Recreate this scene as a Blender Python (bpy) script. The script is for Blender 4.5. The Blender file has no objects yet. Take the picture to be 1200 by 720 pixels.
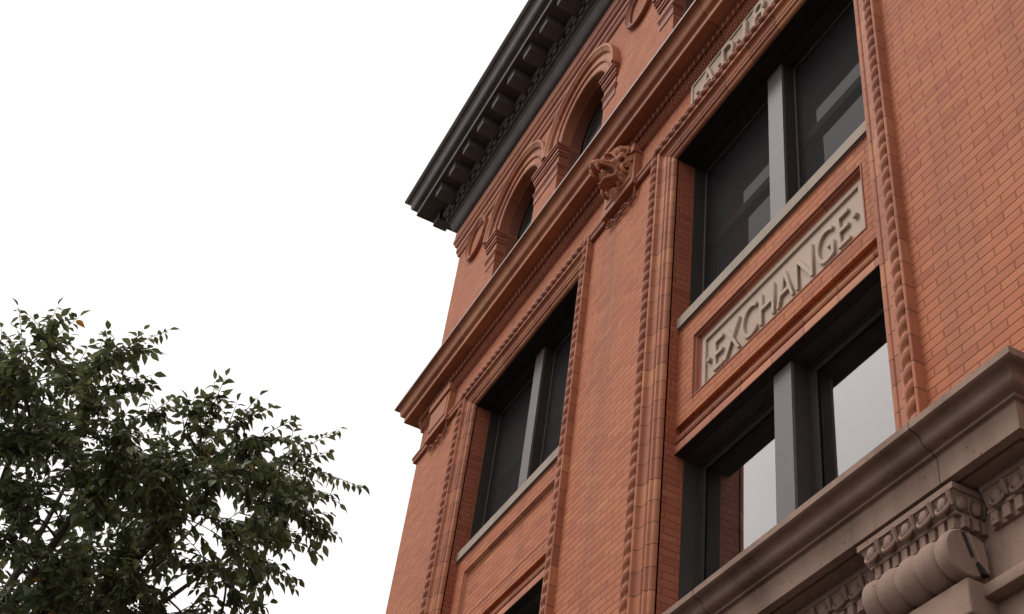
import bpy, bmesh, math, random
from mathutils import Vector, Matrix
import numpy as np

random.seed(7)
RAD = math.radians
scene = bpy.context.scene
COL = scene.collection

# ------------------------------------------------------------------ camera
yaw, pitch, roll, FOC = -1.221979434631429, 0.7365600961872899, 0.16203909664388266, 1527.04
fw = Vector((math.sin(yaw)*math.cos(pitch), math.cos(yaw)*math.cos(pitch), math.sin(pitch)))
rt = Vector((math.cos(yaw), -math.sin(yaw), 0.0))
up = rt.cross(fw)
r2 = rt*math.cos(roll) + up*math.sin(roll)
u2 = -rt*math.sin(roll) + up*math.cos(roll)
cam_d = bpy.data.cameras.new("camera")
cam = bpy.data.objects.new("camera", cam_d)
COL.objects.link(cam)
cam_d.sensor_width = 36.0
cam_d.lens = FOC/1200.0*36.0
cam_d.clip_start = 0.05
cam_d.clip_end = 2000.0
mw = Matrix((r2, u2, -fw)).transposed().to_4x4()
mw.translation = Vector((0.0, -4.2, 1.6))
cam.matrix_world = mw
scene.camera = cam

# ------------------------------------------------------------------ world, sun, exposure
SUN_EL, SUN_AZ = RAD(52), RAD(208)          # azimuth clockwise from +y
wd = bpy.data.worlds.new("World")
scene.world = wd
wd.use_nodes = True
wt = wd.node_tree
wt.nodes.clear()
sky = wt.nodes.new("ShaderNodeTexSky")
sky.sky_type = 'NISHITA'
sky.sun_disc = False
sky.sun_elevation = SUN_EL
sky.sun_rotation = SUN_AZ
sky.air_density = 1.0
sky.dust_density = 4.0
hs = wt.nodes.new("ShaderNodeHueSaturation")
hs.inputs['Saturation'].default_value = 0.12
mx = wt.nodes.new("ShaderNodeMix"); mx.data_type = 'RGBA'
mx.inputs[0].default_value = 0.72            # thick even cloud over the clear-sky gradient
mx.inputs[7].default_value = (11.3, 10.9, 10.6, 1)
bg = wt.nodes.new("ShaderNodeBackground")
bg.inputs['Strength'].default_value = 0.10
wo = wt.nodes.new("ShaderNodeOutputWorld")
wt.links.new(sky.outputs[0], hs.inputs['Color'])
wt.links.new(hs.outputs[0], mx.inputs[6])
wt.links.new(mx.outputs[2], bg.inputs['Color'])
wt.links.new(bg.outputs[0], wo.inputs['Surface'])

sd = bpy.data.lights.new("sun", 'SUN')
sd.energy = 1.1
sd.angle = RAD(22)
sd.color = (1.0, 0.95, 0.9)
sun = bpy.data.objects.new("sun", sd)
COL.objects.link(sun)
sdir = Vector((math.sin(SUN_AZ)*math.cos(SUN_EL), math.cos(SUN_AZ)*math.cos(SUN_EL), math.sin(SUN_EL)))
sun.rotation_euler = (-sdir).to_track_quat('-Z', 'Y').to_euler()

scene.view_settings.view_transform = 'Standard'
scene.view_settings.look = 'None'
scene.view_settings.gamma = 1.0
scene.view_settings.exposure = 0.35
scene.view_settings.use_curve_mapping = False
try:
    scene.cycles.max_bounces = 8
    scene.cycles.transparent_max_bounces = 12
except Exception:
    pass

# ------------------------------------------------------------------ mesh helpers
BASE = Vector((0, 0, 0))                     # world place of the current thing's base

class MB:
    def __init__(s):
        s.v = []; s.f = []
    def add(s, vs, fs):
        b = len(s.v)
        s.v += [tuple(p) for p in vs]
        s.f += [tuple(i+b for i in f) for f in fs]
    def box(s, x0, x1, y0, y1, z0, z1, bev=0.0):
        if bev > 0:
            bm = bmesh.new()
            bmesh.ops.create_cube(bm, size=1.0)
            for v in bm.verts:
                v.co = Vector(((x0+x1)/2+v.co.x*(x1-x0), (y0+y1)/2+v.co.y*(y1-y0), (z0+z1)/2+v.co.z*(z1-z0)))
            bmesh.ops.bevel(bm, geom=list(bm.edges), offset=bev, segments=2, profile=0.5, affect='EDGES')
            bm.verts.index_update()
            s.add([v.co for v in bm.verts], [[v.index for v in f.verts] for f in bm.faces])
            bm.free()
            return
        s.add([(x0,y0,z0),(x1,y0,z0),(x1,y1,z0),(x0,y1,z0),(x0,y0,z1),(x1,y0,z1),(x1,y1,z1),(x0,y1,z1)],
              [(0,3,2,1),(4,5,6,7),(0,1,5,4),(1,2,6,5),(2,3,7,6),(3,0,4,7)])
    def loft(s, secs, closed=False, caps=True):
        n = len(secs[0]); vs = [p for q in secs for p in q]; fs = []
        for i in range(len(secs)-1):
            for j in range(n if closed else n-1):
                a = i*n+j; b = i*n+(j+1) % n
                fs.append((a, b, b+n, a+n))
        if caps:
            fs.append(tuple(range(n-1, -1, -1)))
            fs.append(tuple((len(secs)-1)*n+k for k in range(n)))
        s.add(vs, fs)
    def ell(s, c, r, seg=12, ring=8, rot=None):
        vs = [(0, 0, 1)]
        for i in range(1, ring):
            t = math.pi*i/ring
            for j in range(seg):
                p = 2*math.pi*j/seg
                vs.append((math.sin(t)*math.cos(p), math.sin(t)*math.sin(p), math.cos(t)))
        vs.append((0, 0, -1))
        fs = []
        for j in range(seg):
            fs.append((0, 1+j, 1+(j+1) % seg))
            for i in range(ring-2):
                a = 1+i*seg+j; b = 1+i*seg+(j+1) % seg
                fs.append((a, a+seg, b+seg, b))
            a = 1+(ring-2)*seg
            fs.append((len(vs)-1, a+(j+1) % seg, a+j))
        out = []
        for p in vs:
            q = Vector((p[0]*r[0], p[1]*r[1], p[2]*r[2]))
            if rot is not None: q = rot @ q
            out.append(q+Vector(c))
        s.add(out, fs)
    def tube(s, pts, rad, seg=8, closed=False):
        pts = [Vector(p) for p in pts]; secs = []; n = len(pts)
        prev = None
        for i, p in enumerate(pts):
            if closed: t = pts[(i+1) % n]-pts[i-1]
            else: t = pts[min(i+1, n-1)]-pts[max(i-1, 0)]
            t.normalize()
            a = prev if prev is not None else (Vector((0, 0, 1)) if abs(t.z) < .9 else Vector((1, 0, 0)))
            a = (a-t*a.dot(t)).normalized(); b = t.cross(a); prev = a
            r = rad[i] if isinstance(rad, (list, tuple)) else rad
            secs.append([p+(a*math.cos(2*math.pi*k/seg)+b*math.sin(2*math.pi*k/seg))*r for k in range(seg)])
        if closed: secs.append(secs[0])
        s.loft(secs, closed=True, caps=not closed)
    def build(s, name, mat, parent=None, smooth=None, recalc=True):
        me = bpy.data.meshes.new(name)
        me.from_pydata([(p[0]-BASE.x, p[1]-BASE.y, p[2]-BASE.z) for p in s.v], [], s.f)
        if recalc:
            bm = bmesh.new(); bm.from_mesh(me)
            bmesh.ops.recalc_face_normals(bm, faces=list(bm.faces))
            bm.to_mesh(me); bm.free()
        if smooth is not None:
            me.polygons.foreach_set('use_smooth', [True]*len(me.polygons))
            if smooth < 179: me.set_sharp_from_angle(angle=RAD(smooth))
        me.materials.append(mat)
        me.update()
        o = bpy.data.objects.new(name, me)
        COL.objects.link(o)
        if parent is not None: o.parent = parent
        else: o.location = BASE
        return o

def empty(name, loc, label, cat):
    o = bpy.data.objects.new(name, None)
    COL.objects.link(o); o.location = loc
    o.empty_display_size = 0.3
    o['label'] = label; o['category'] = cat
    return o

def curve(p0, p1, c0, c1, n=8):
    out = []
    for i in range(n+1):
        t = i/n; a = (1-t)**3; b = 3*t*(1-t)**2; c = 3*t*t*(1-t); d = t**3
        out.append((a*p0[0]+b*c0[0]+c*c1[0]+d*p1[0], a*p0[1]+b*c0[1]+c*c1[1]+d*p1[1]))
    return out
def ovolo(p0, p1, n=6):      # convex quarter: leaves p0 horizontally
    return curve(p0, p1, (p0[0]*.45+p1[0]*.55, p0[1]), (p1[0], p0[1]*.55+p1[1]*.45), n)
def cavetto(p0, p1, n=6):    # concave quarter: leaves p0 vertically
    return curve(p0, p1, (p0[0], p0[1]*.45+p1[1]*.55), (p0[0]*.55+p1[0]*.45, p1[1]), n)
def cyma(p0, p1, n=6):
    m = ((p0[0]+p1[0])/2, (p0[1]+p1[1])/2)
    return ovolo(p0, m, n)[:-1]+cavetto(m, p1, n)

# ------------------------------------------------------------------ materials
class NT:
    def __init__(s, name):
        s.m = bpy.data.materials.new(name); s.m.use_nodes = True
        s.t = s.m.node_tree; s.t.nodes.clear()
        s.out = s.t.nodes.new("ShaderNodeOutputMaterial")
    def n(s, typ, **kw):
        x = s.t.nodes.new(typ)
        for k, v in kw.items(): setattr(x, k, v)
        return x
    def link(s, a, b): s.t.links.new(a, b)
    def val(s, sock, v):
        if hasattr(v, 'is_linked') or hasattr(v, 'links'): s.link(v, sock)
        else: sock.default_value = v
    def math(s, op, a, b=0.0, c=0.0):
        x = s.n("ShaderNodeMath", operation=op)
        s.val(x.inputs[0], a); s.val(x.inputs[1], b); s.val(x.inputs[2], c)
        return x.outputs[0]
    def mixc(s, f, a, b, blend='MIX'):
        x = s.n("ShaderNodeMix", data_type='RGBA', blend_type=blend)
        s.val(x.inputs[0], f); s.val(x.inputs[6], a); s.val(x.inputs[7], b)
        return x.outputs[2]
    def noise(s, vec, scale, detail=3.0, rough=0.55):
        x = s.n("ShaderNodeTexNoise"); x.inputs['Scale'].default_value = scale
        x.inputs['Detail'].default_value = detail; x.inputs['Roughness'].default_value = rough
        s.link(vec, x.inputs['Vector'])
        return x.outputs['Fac']
    def ramp(s, fac, stops):
        x = s.n("ShaderNodeValToRGB"); cr = x.color_ramp
        while len(cr.elements) < len(stops): cr.elements.new(0.5)
        for e, (p, c) in zip(cr.elements, stops):
            e.position = p; e.color = (*c, 1) if len(c) == 3 else c
        s.link(fac, x.inputs[0])
        return x.outputs[0]
    def mrange(s, v, a, b, c=0.0, d=1.0):
        x = s.n("ShaderNodeMapRange"); s.val(x.inputs[0], v)
        for i, q in enumerate((a, b, c, d)): x.inputs[i+1].default_value = q
        return x.outputs[0]
    def bump(s, h, dist, strength=1.0, normal=None):
        x = s.n("ShaderNodeBump"); x.inputs['Distance'].default_value = dist
        x.inputs['Strength'].default_value = strength
        s.link(h, x.inputs['Height'])
        if normal is not None: s.link(normal, x.inputs['Normal'])
        return x.outputs[0]
    def surf(s, col, rough=0.8, normal=None, spec=0.3, metal=0.0):
        b = s.n("ShaderNodeBsdfPrincipled")
        s.val(b.inputs['Base Color'], col); s.val(b.inputs['Roughness'], rough)
        s.val(b.inputs['Metallic'], metal)
        b.inputs['Specular IOR Level'].default_value = spec
        if normal is not None: s.link(normal, b.inputs['Normal'])
        s.link(b.outputs[0], s.out.inputs[0])
        return b
    def coords(s):
        tc = s.n("ShaderNodeTexCoord"); return tc.outputs['Object']
    def facexz(s, vec):
        """u along the wall, v up it, whichever way the face looks"""
        sp = s.n("ShaderNodeSeparateXYZ"); s.link(vec, sp.inputs[0])
        g = s.n("ShaderNodeNewGeometry"); sn = s.n("ShaderNodeSeparateXYZ"); s.link(g.outputs['True Normal'], sn.inputs[0])
        ax = s.math('GREATER_THAN', s.math('ABSOLUTE', sn.outputs[0]), 0.7)
        az = s.math('GREATER_THAN', s.math('ABSOLUTE', sn.outputs[2]), 0.7)
        u = s.math('ADD', sp.outputs[0], s.math('MULTIPLY', ax, s.math('SUBTRACT', sp.outputs[1], sp.outputs[0])))
        v = s.math('ADD', sp.outputs[2], s.math('MULTIPLY', az, s.math('SUBTRACT', sp.outputs[1], sp.outputs[2])))
        return u, v, sp

def blocks(T, u, v, w, h, joint, bond):
    """returns per-block random value, second random, distance to the nearest joint"""
    rv = T.math('DIVIDE', v, h); row = T.math('FLOOR', rv); fv = T.math('SUBTRACT', rv, row)
    wn0 = T.n("ShaderNodeTexWhiteNoise", noise_dimensions='1D'); T.link(row, wn0.inputs['W'])
    odd = T.math('MULTIPLY', T.math('MODULO', T.math('ABSOLUTE', row), 2.0), bond)
    ru = T.math('ADD', T.math('ADD', T.math('DIVIDE', u, w), odd), T.math('MULTIPLY', wn0.outputs['Value'], 0.07 if bond else 0.0))
    c = T.math('FLOOR', ru); fu = T.math('SUBTRACT', ru, c)
    cb = T.n("ShaderNodeCombineXYZ"); T.link(row, cb.inputs[0]); T.link(c, cb.inputs[1])
    wn = T.n("ShaderNodeTexWhiteNoise", noise_dimensions='3D'); T.link(cb.outputs[0], wn.inputs['Vector'])
    sc = T.n("ShaderNodeSeparateColor"); T.link(wn.outputs['Color'], sc.inputs[0])
    du = T.math('MULTIPLY', T.math('MINIMUM', fu, T.math('SUBTRACT', 1.0, fu)), w)
    dv = T.math('MULTIPLY', T.math('MINIMUM', fv, T.math('SUBTRACT', 1.0, fv)), h)
    return sc.outputs[0], sc.outputs[1], T.math('MINIMUM', du, dv)

BR_H, BR_W = 0.0682, 0.236
def mat_brick(name, tint=(1, 1, 1), gloss=0.75):
    T = NT(name); co = T.coords(); u, v, sp = T.facexz(co)
    v = T.math('ADD', v, T.mrange(T.noise(co, 2.3, 2), .3, .7, -.004, .004))
    r, r_2, d = blocks(T, u, v, BR_W, BR_H, 0.004, 0.5)
    c = T.ramp(r, [(0.0, (.345, .098, .054)), (.07, (.390, .117, .064)), (.35, (.425, .134, .070)), (.62, (.442, .144, .075)),
                   (.90, (.465, .158, .082)), (.96, (.400, .126, .074)), (1.0, (.48, .185, .096))])
    n1 = T.noise(co, 1.1, 4); n2 = T.noise(co, 55, 3); n3 = T.noise(co, 8, 3)
    c = T.mixc(T.mrange(n1, .3, .75, 0, .22), c, (.30, .098, .066, 1))
    c = T.mixc(T.mrange(n3, .35, .8, 0, .22), c, (.50, .195, .115, 1))
    mp = T.n("ShaderNodeMapping"); mp.inputs['Scale'].default_value = (2.6, 2.6, .16); T.link(co, mp.inputs['Vector'])
    c = T.mixc(T.mrange(T.noise(mp.outputs[0], 1.0, 6, .62), .50, .78, 0, .48), c, (.19, .082, .060, 1))
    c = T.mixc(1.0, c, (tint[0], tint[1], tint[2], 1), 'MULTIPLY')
    m = T.mrange(d, .0022, .0052, 1, 0)
    c = T.mixc(T.math('MULTIPLY', m, .72), c, (.190, .056, .032, 1))
    hgt = T.math('ADD', T.mrange(d, .001, .008, 0, 1), T.math('MULTIPLY', n2, .25))
    nb = T.bump(hgt, .005, .9)
    T.surf(c, T.mrange(n2, 0, 1, gloss-.08, gloss+.12), nb, .25)
    return T.m

def mat_terra(name, axis, pitch, base=(.39, .138, .071)):
    """moulded terracotta cast in blocks, joints every 'pitch' along one axis"""
    T = NT(name); co = T.coords(); sp = T.n("ShaderNodeSeparateXYZ"); T.link(co, sp.inputs[0])
    a = T.math('DIVIDE', sp.outputs[axis], pitch); fl = T.math('FLOOR', a); fr = T.math('SUBTRACT', a, fl)
    wn = T.n("ShaderNodeTexWhiteNoise", noise_dimensions='1D'); T.link(fl, wn.inputs['W'])
    d = T.math('MULTIPLY', T.math('MINIMUM', fr, T.math('SUBTRACT', 1.0, fr)), pitch)
    b = base
    c = T.ramp(wn.outputs['Value'], [(0, (b[0]*.78, b[1]*.72, b[2]*.75)), (.4, b), (.75, (b[0]*1.1, b[1]*1.16, b[2]*1.1)), (1, (b[0]*1.18, b[1]*1.4, b[2]*1.3))])
    n1 = T.noise(co, 3.5, 5); n2 = T.noise(co, 60, 3)
    c = T.mixc(T.mrange(n1, .42, .8, 0, .5), c, (.19, .068, .045, 1))
    c = T.mixc(T.mrange(d, .0025, .006, .85, 0), c, (.10, .045, .036, 1))
    nb = T.bump(T.math('ADD', T.mrange(d, .001, .007, 0, 1), T.math('MULTIPLY', n2, .3)), .004, .8)
    T.surf(c, .68, nb, .3)
    return T.m

def mat_stone(name, base, stain, amt=.5, scale=2.0, rough=.85, streak=True, joint=None):
    T = NT(name); co = T.coords()
    mp = T.n("ShaderNodeMapping"); mp.inputs['Scale'].default_value = (1.0, 1.0, .28 if streak else 1.0); T.link(co, mp.inputs['Vector'])
    n1 = T.noise(mp.outputs[0], scale, 6, .6); n2 = T.noise(co, 90, 3); n3 = T.noise(co, 26, 4)
    c = T.mixc(T.mrange(n1, .42, .72, 0, amt), (*base, 1), (*stain, 1))
    c = T.mixc(T.mrange(n2, .35, .75, 0, .35), c, (base[0]*.6, base[1]*.58, base[2]*.56, 1))
    c = T.mixc(T.mrange(n3, .55, .8, 0, .3), c, (base[0]*1.25, base[1]*1.25, base[2]*1.22, 1))
    hgt = T.math('ADD', T.math('MULTIPLY', n2, .6), n3)
    if streak:      # small pits in the stone
        vo = T.n("ShaderNodeTexVoronoi"); vo.inputs['Scale'].default_value = 22; T.link(co, vo.inputs['Vector'])
        sc = T.n("ShaderNodeSeparateColor"); T.link(vo.outputs['Color'], sc.inputs[0])
        pit = T.math('MULTIPLY', T.mrange(vo.outputs['Distance'], .10, .22, 1, 0), T.math('GREATER_THAN', sc.outputs[0], .88))
        c = T.mixc(T.math('MULTIPLY', pit, .6), c, (stain[0]*.5, stain[1]*.5, stain[2]*.5, 1))
        hgt = T.math('SUBTRACT', hgt, pit)
    if joint is not None:
        sp = T.n("ShaderNodeSeparateXYZ"); T.link(co, sp.inputs[0])
        a = T.math('DIVIDE', T.math('ADD', sp.outputs[0], joint[1]), joint[0]); fr = T.math('FRACT', T.math('ADD', a, 40.0))
        d = T.math('MULTIPLY', T.math('MINIMUM', fr, T.math('SUBTRACT', 1.0, fr)), joint[0])
        c = T.mixc(T.mrange(d, .002, .007, .8, 0), c, (.055, .042, .035, 1))
        hgt = T.math('ADD', hgt, T.mrange(d, .001, .008, -1, 0))
    nb = T.bump(hgt, .004, .6)
    T.surf(c, rough, nb, .2)
    return T.m

def mat_paint(name, base, dust, rough=.5, amt=.4, spec=.4, metal=0.0):
    T = NT(name); co = T.coords()
    n1 = T.noise(co, 4.0, 6, .65); n2 = T.noise(co, 70, 3)
    c = T.mixc(T.mrange(n1, .4, .75, 0, amt), (*base, 1), (*dust, 1))
    nb = T.bump(n1, .006, .25)
    T.surf(c, T.mrange(n2, 0, 1, rough-.1, rough+.15), nb, spec, metal)
    return T.m

def mat_glass(name, tint=.9, wob=.0012):
    T = NT(name); co = T.coords()
    nb = T.bump(T.noise(co, .9, 0), wob*6, .25)
    g = T.n("ShaderNodeBsdfGlossy"); g.inputs['Roughness'].default_value = .015
    g.inputs['Color'].default_value = (1, .97, .97, 1); T.link(nb, g.inputs['Normal'])
    tr = T.n("ShaderNodeBsdfTransparent"); tr.inputs['Color'].default_value = (tint, tint, tint*.98, 1)
    fr = T.n("ShaderNodeFresnel"); fr.inputs['IOR'].default_value = 1.52
    f2 = T.math('MINIMUM', T.math('MULTIPLY', fr.outputs[0], 3.4), 1.0)
    # a film of dirt on the pane
    df = T.n("ShaderNodeBsdfDiffuse"); df.inputs['Color'].default_value = (.35, .33, .32, 1)
    m0 = T.n("ShaderNodeMixShader"); T.link(T.mrange(T.noise(co, 2.2, 5, .6), .35, .8, .01, .06), m0.inputs[0])
    T.link(tr.outputs[0], m0.inputs[1]); T.link(df.outputs[0], m0.inputs[2])
    ms = T.n("ShaderNodeMixShader"); T.link(f2, ms.inputs[0]); T.link(m0.outputs[0], ms.inputs[1]); T.link(g.outputs[0], ms.inputs[2])
    T.link(ms.outputs[0], T.out.inputs[0])
    return T.m

def mat_screen(name, cover):
    T = NT(name); co = T.coords()
    df = T.n("ShaderNodeBsdfPrincipled"); df.inputs['Base Color'].default_value = (.022, .020, .021, 1); df.inputs['Roughness'].default_value = .9; df.inputs['Specular IOR Level'].default_value = .1
    tr = T.n("ShaderNodeBsdfTransparent")
    ms = T.n("ShaderNodeMixShader"); ms.inputs[0].default_value = cover; T.link(tr.outputs[0], ms.inputs[1]); T.link(df.outputs[0], ms.inputs[2])
    T.link(ms.outputs[0], T.out.inputs[0])
    return T.m

def mat_plain(name, col, rough=.8):
    T = NT(name); co = T.coords(); n1 = T.noise(co, 3, 4)
    c = T.mixc(T.mrange(n1, .3, .7, 0, .3), (*col, 1), (col[0]*.7, col[1]*.7, col[2]*.7, 1))
    T.surf(c, rough); return T.m

BRICK = mat_brick("brick_red", (.97, 1.0, .90))
BRICK_REVEAL = mat_brick("brick_reveal_dark", (.74, .66, .66), .55)  # wall brick tinted darker and smoother for the reveals
BRICK_BULL = mat_brick("brick_spandrel", (.92, .95, .83))
TERRA_V = mat_terra("terracotta_upright", 2, .205)
TERRA_H = mat_terra("terracotta_level", 0, .41)
TERRA_C = mat_terra("terracotta_course", 0, .74, (.39, .146, .073))
TERRA_R = mat_terra("terracotta_rope", 2, 9.0, (.345, .116, .062))
TERRA_D = mat_terra("terracotta_red_dark", 0, 1.1, (.32, .100, .052))
TERRA_X = mat_terra("terracotta_arch_shade", 0, 1.1, (.20, .070, .043))  # darker terracotta copy, the shade inside the arches put into its colour
LION = mat_terra("terracotta_lion", 2, 30.0, (.37, .135, .072))
LIME = mat_stone("limestone_panel", (.47, .365, .295), (.34, .255, .20), .5, 2.4)
SILLST = mat_stone("limestone_sill", (.36, .295, .245), (.24, .20, .17), .6, 3.0)
BROWN = mat_stone("brownstone_hood", (.305, .202, .160), (.12, .080, .056), .9, 2.6, joint=(2.1, -.32))
BROWN_L = mat_stone("brownstone_carved", (.315, .210, .168), (.185, .122, .092), .5, 4.0)
METAL = mat_paint("cornice_black_paint", (.082, .071, .067), (.150, .130, .122), .62, .7, .25)
SOFFIT_AND_VOID = mat_paint("lintel_paint_and_void_dark", (.022, .018, .017), (.035, .028, .025), .7, .3, .15)  # black lintel paint; also colours the sheets for the unlit arch voids
FLASH = mat_paint("lead_flashing", (.36, .28, .26), (.24, .18, .165), .6, .4)
FRAME = mat_paint("window_frame_bronze", (.036, .031, .027), (.052, .045, .040), .6, .4, .2)
MULL = mat_paint("mullion_grey_paint", (.112, .096, .097), (.08, .069, .069), .5, .4)
BEAD = mat_paint("screen_bead_tan", (.14, .115, .095), (.09, .075, .065), .5, .4)
GLASS = mat_glass("window_glass")
SCREEN = mat_screen("insect_screen_mesh", .69)
INSIDE = mat_plain("interior_plaster", (.20, .19, .18))
CURT = mat_plain("curtain_cotton", (.78, .77, .76))

# ------------------------------------------------------------------ ground, road, pavement
def sheet(name, mat, x0, x1, y0, y1, z):
    m = MB(); m.add([(x0, y0, z), (x1, y0, z), (x1, y1, z), (x0, y1, z)], [(0, 1, 2, 3)])
    o = m.build(name, mat, recalc=False); o['kind'] = 'structure'; return o
EARTH = mat_stone("ground_earth", (.06, .057, .045), (.04, .038, .03), .5, .3, streak=False)
ASPH = mat_stone("asphalt", (.045, .043, .043), (.03, .029, .029), .5, .6, streak=False)
PAVE = mat_stone("paving_concrete", (.085, .08, .075), (.06, .056, .052), .5, .7, streak=False)
sheet("ground", EARTH, -400, 400, -400, 400, -.16)
sheet("road", ASPH, -400, 400, -17, -6.2, -.13)
pv = MB(); pv.box(-60, 60, -6.0, .4, -.15, 0.0); o = pv.build("pavement", PAVE); o['kind'] = 'structure'
kb = MB(); kb.box(-60, 60, -6.2, -6.003, -.15, .004, .02); o = kb.build("kerb", LIME); o['kind'] = 'structure'

# ------------------------------------------------------------------ the brick building
XL, XR = -14.33, 1.4
CA, CB = -6.1735, -11.0
HW, OW = 1.4085, 1.7265
DEPTH = 11.0
BASE = Vector((-6.6, 0.0, 0.0))
bld = empty("brick_building", BASE, "red brick commercial building with carved EXCHANGE panel, black cornice and stone door hood", "building")

ZB0 = 5.70           # bays start behind the stone hood
ZHEAD, ZOUT = 11.735, 11.735+.318
AT0, AT1 = 12.60, 16.6        # attic storey with arches

def wall_layer(mb, y0, y1, half, z0, zhead):
    """front wall between z0 and the attic with the two tall bay openings left free"""
    xs = [XL, CB-half, CB+half, CA-half, CA+half, XR]
    for a, b in ((0, 1), (2, 3), (4, 5)):
        mb.box(xs[a], xs[b], y0, y1, z0, AT0)
    for a, b in ((1, 2), (3, 4)):
        mb.box(xs[a], xs[b], y0, y1, zhead, AT0)
w = MB()
wall_layer(w, 0, .06, OW, ZB0, ZOUT)
# attic: flat wall pierced by two arched openings over each bay
ARX = (CB-.96, CB+.96, CA-.96, CA+.96); AR, AZ = .62, 15.02
def attic(mb, y0, y1, r):
    xs = XL
    for cx in ARX:
        mb.box(xs, cx-r, y0, y1, AT0, AT1)
        N = 20; top = AT1
        for i in range(N):
            a0 = math.pi-math.pi*i/N; a1 = math.pi-math.pi*(i+1)/N
            p0 = (cx+r*math.cos(a0), AZ+r*math.sin(a0)); p1 = (cx+r*math.cos(a1), AZ+r*math.sin(a1))
            mb.loft([[(p0[0], y0, p0[1]), (p0[0], y1, p0[1]), (p0[0], y1, top), (p0[0], y0, top)],
                     [(p1[0], y0, p1[1]), (p1[0], y1, p1[1]), (p1[0], y1, top), (p1[0], y0, top)]], closed=True, caps=False)
        xs = cx+r
    mb.box(xs, XR, y0, y1, AT0, AT1)
attic(w, 0, .12, AR)
w.box(XL, XL+.4, .06, DEPTH, ZB0, AT0); w.box(XL, XL+.4, .12, DEPTH, AT0, AT1)
w.box(XR-.4, XR, .06, DEPTH, 0, AT0); w.box(XR-.4, XR, .12, DEPTH, AT0, AT1)
w.box(XL+.4, XR-.4, DEPTH-.3, DEPTH, 0, AT1)
w.build("wall", BRICK, bld)
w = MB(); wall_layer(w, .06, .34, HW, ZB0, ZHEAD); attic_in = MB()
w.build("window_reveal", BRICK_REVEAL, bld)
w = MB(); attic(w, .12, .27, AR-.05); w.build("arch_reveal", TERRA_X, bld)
# stone ground storey below the hood
w = MB()
for a, b in ((XL, CA-1.35), (CA+1.35, XR)): w.box(a, b, .012, .40, 0, ZB0)
w.box(CA-1.35, CA+1.35, .012, .40, 3.6, ZB0)
w.box(XL, XL+.4, .4, DEPTH, 0, ZB0)
w.build("ground_storey_wall", BROWN_L, bld)
# floors and partitions inside
w = MB()
for z in (.02, 5.35, 8.75, 12.25, 16.3): w.box(XL+.41, XR-.41, .52, DEPTH-.31, z, z+.22)
for x in (-8.7, -3.6): w.box(x, x+.15, .52, DEPTH-.31, .3, 16.2)
w.box(XL+.41, XR-.41, 5.0, 5.15, .3, 16.2)
w.build("interior", INSIDE, bld)
w = MB(); w.box(XL-.3, XR+.1, -.3, DEPTH+.1, 17.38, 17.5); w.build("roof", METAL, bld)

# ---- moulded frame round each bay (profile: distance in from the outer edge, depth)
PROF = [(-.004, .02), (-.004, -.066), (.004, -.072), (.014, -.072), (.016, -.040), (.098, -.040), (.100, -.058), (.132, -.058), (.136, -.050)] + \
       cavetto((.138, -.046), (.168, -.012), 5) + [(.205, -.010), (.214, -.012), (.219, -.004), (.222, .004), (.226, .004)] + \
       [(.226+.021*(1-math.cos(t))+.004, .004-.016*math.sin(t)) for t in (0.3, .8, 1.57, 2.3, 2.9)] + \
       [(.276, .012), (.282, .018)] + ovolo((.284, .012), (.318, .05), 5) + [(.318, .075)]
def bay_frame(cx):
    m = MB(); secs = []
    for k in range(4):
        s = []
        for q, y in PROF:
            x = (cx-OW+q) if k < 2 else (cx+OW-q)
            z = ZB0 if k in (0, 3) else ZOUT-q
            s.append((x, y, z))
        secs.append(s)
    up_, top = MB(), MB()
    up_.loft(secs[0:2], caps=False); up_.loft(secs[2:4], caps=False); top.loft(secs[1:3], caps=False)
    f = up_.build("bay_frame", TERRA_V, bld, smooth=32)
    top.build("frame_head", TERRA_H, f, smooth=32)
    # twisted leaf rope lying in the outer channel
    r = MB(); P = .125; R = .053; cw = .056; STEP = .0105
    def rope(p0, p1, phase):
        p0 = Vector(p0); p1 = Vector(p1); L = (p1-p0).length; d = (p1-p0)/L
        side = Vector((0, -1, 0)); lat = d.cross(side)
        n = int(L/STEP); secs = []
        for i in range(n+1):
            s_ = L*i/n; ring = []
            for j in range(13):
                t = math.pi*(j/12.0)*1.1-.05*math.pi         # front half of the rope only
                ph = (s_/P+phase + t/math.pi*.85) % 1.0
                lobe = abs(math.sin(math.pi*ph))**.75
                vein = .06*math.sin(math.pi*ph*8)*(lobe > .5)
                rr = R*(.46+.56*lobe+vein*1.1)
                ring.append(p0+d*s_+lat*(math.cos(t)*rr*.86)+side*(math.sin(t)*rr))
            secs.append(ring)
        r.loft(secs, caps=False)
    zt = ZOUT-cw
    rope((cx-OW+cw, -.042, ZB0), (cx-OW+cw, -.042, zt+.03), 0)
    rope((cx-OW+cw-.03, -.042, zt), (cx+OW-cw+.03, -.042, zt), .3)
    rope((cx+OW-cw, -.042, ZB0), (cx+OW-cw, -.042, zt+.03), .1)
    r.build("rope_moulding", TERRA_R, f, smooth=60)
bay_frame(CB); bay_frame(CA)

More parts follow.
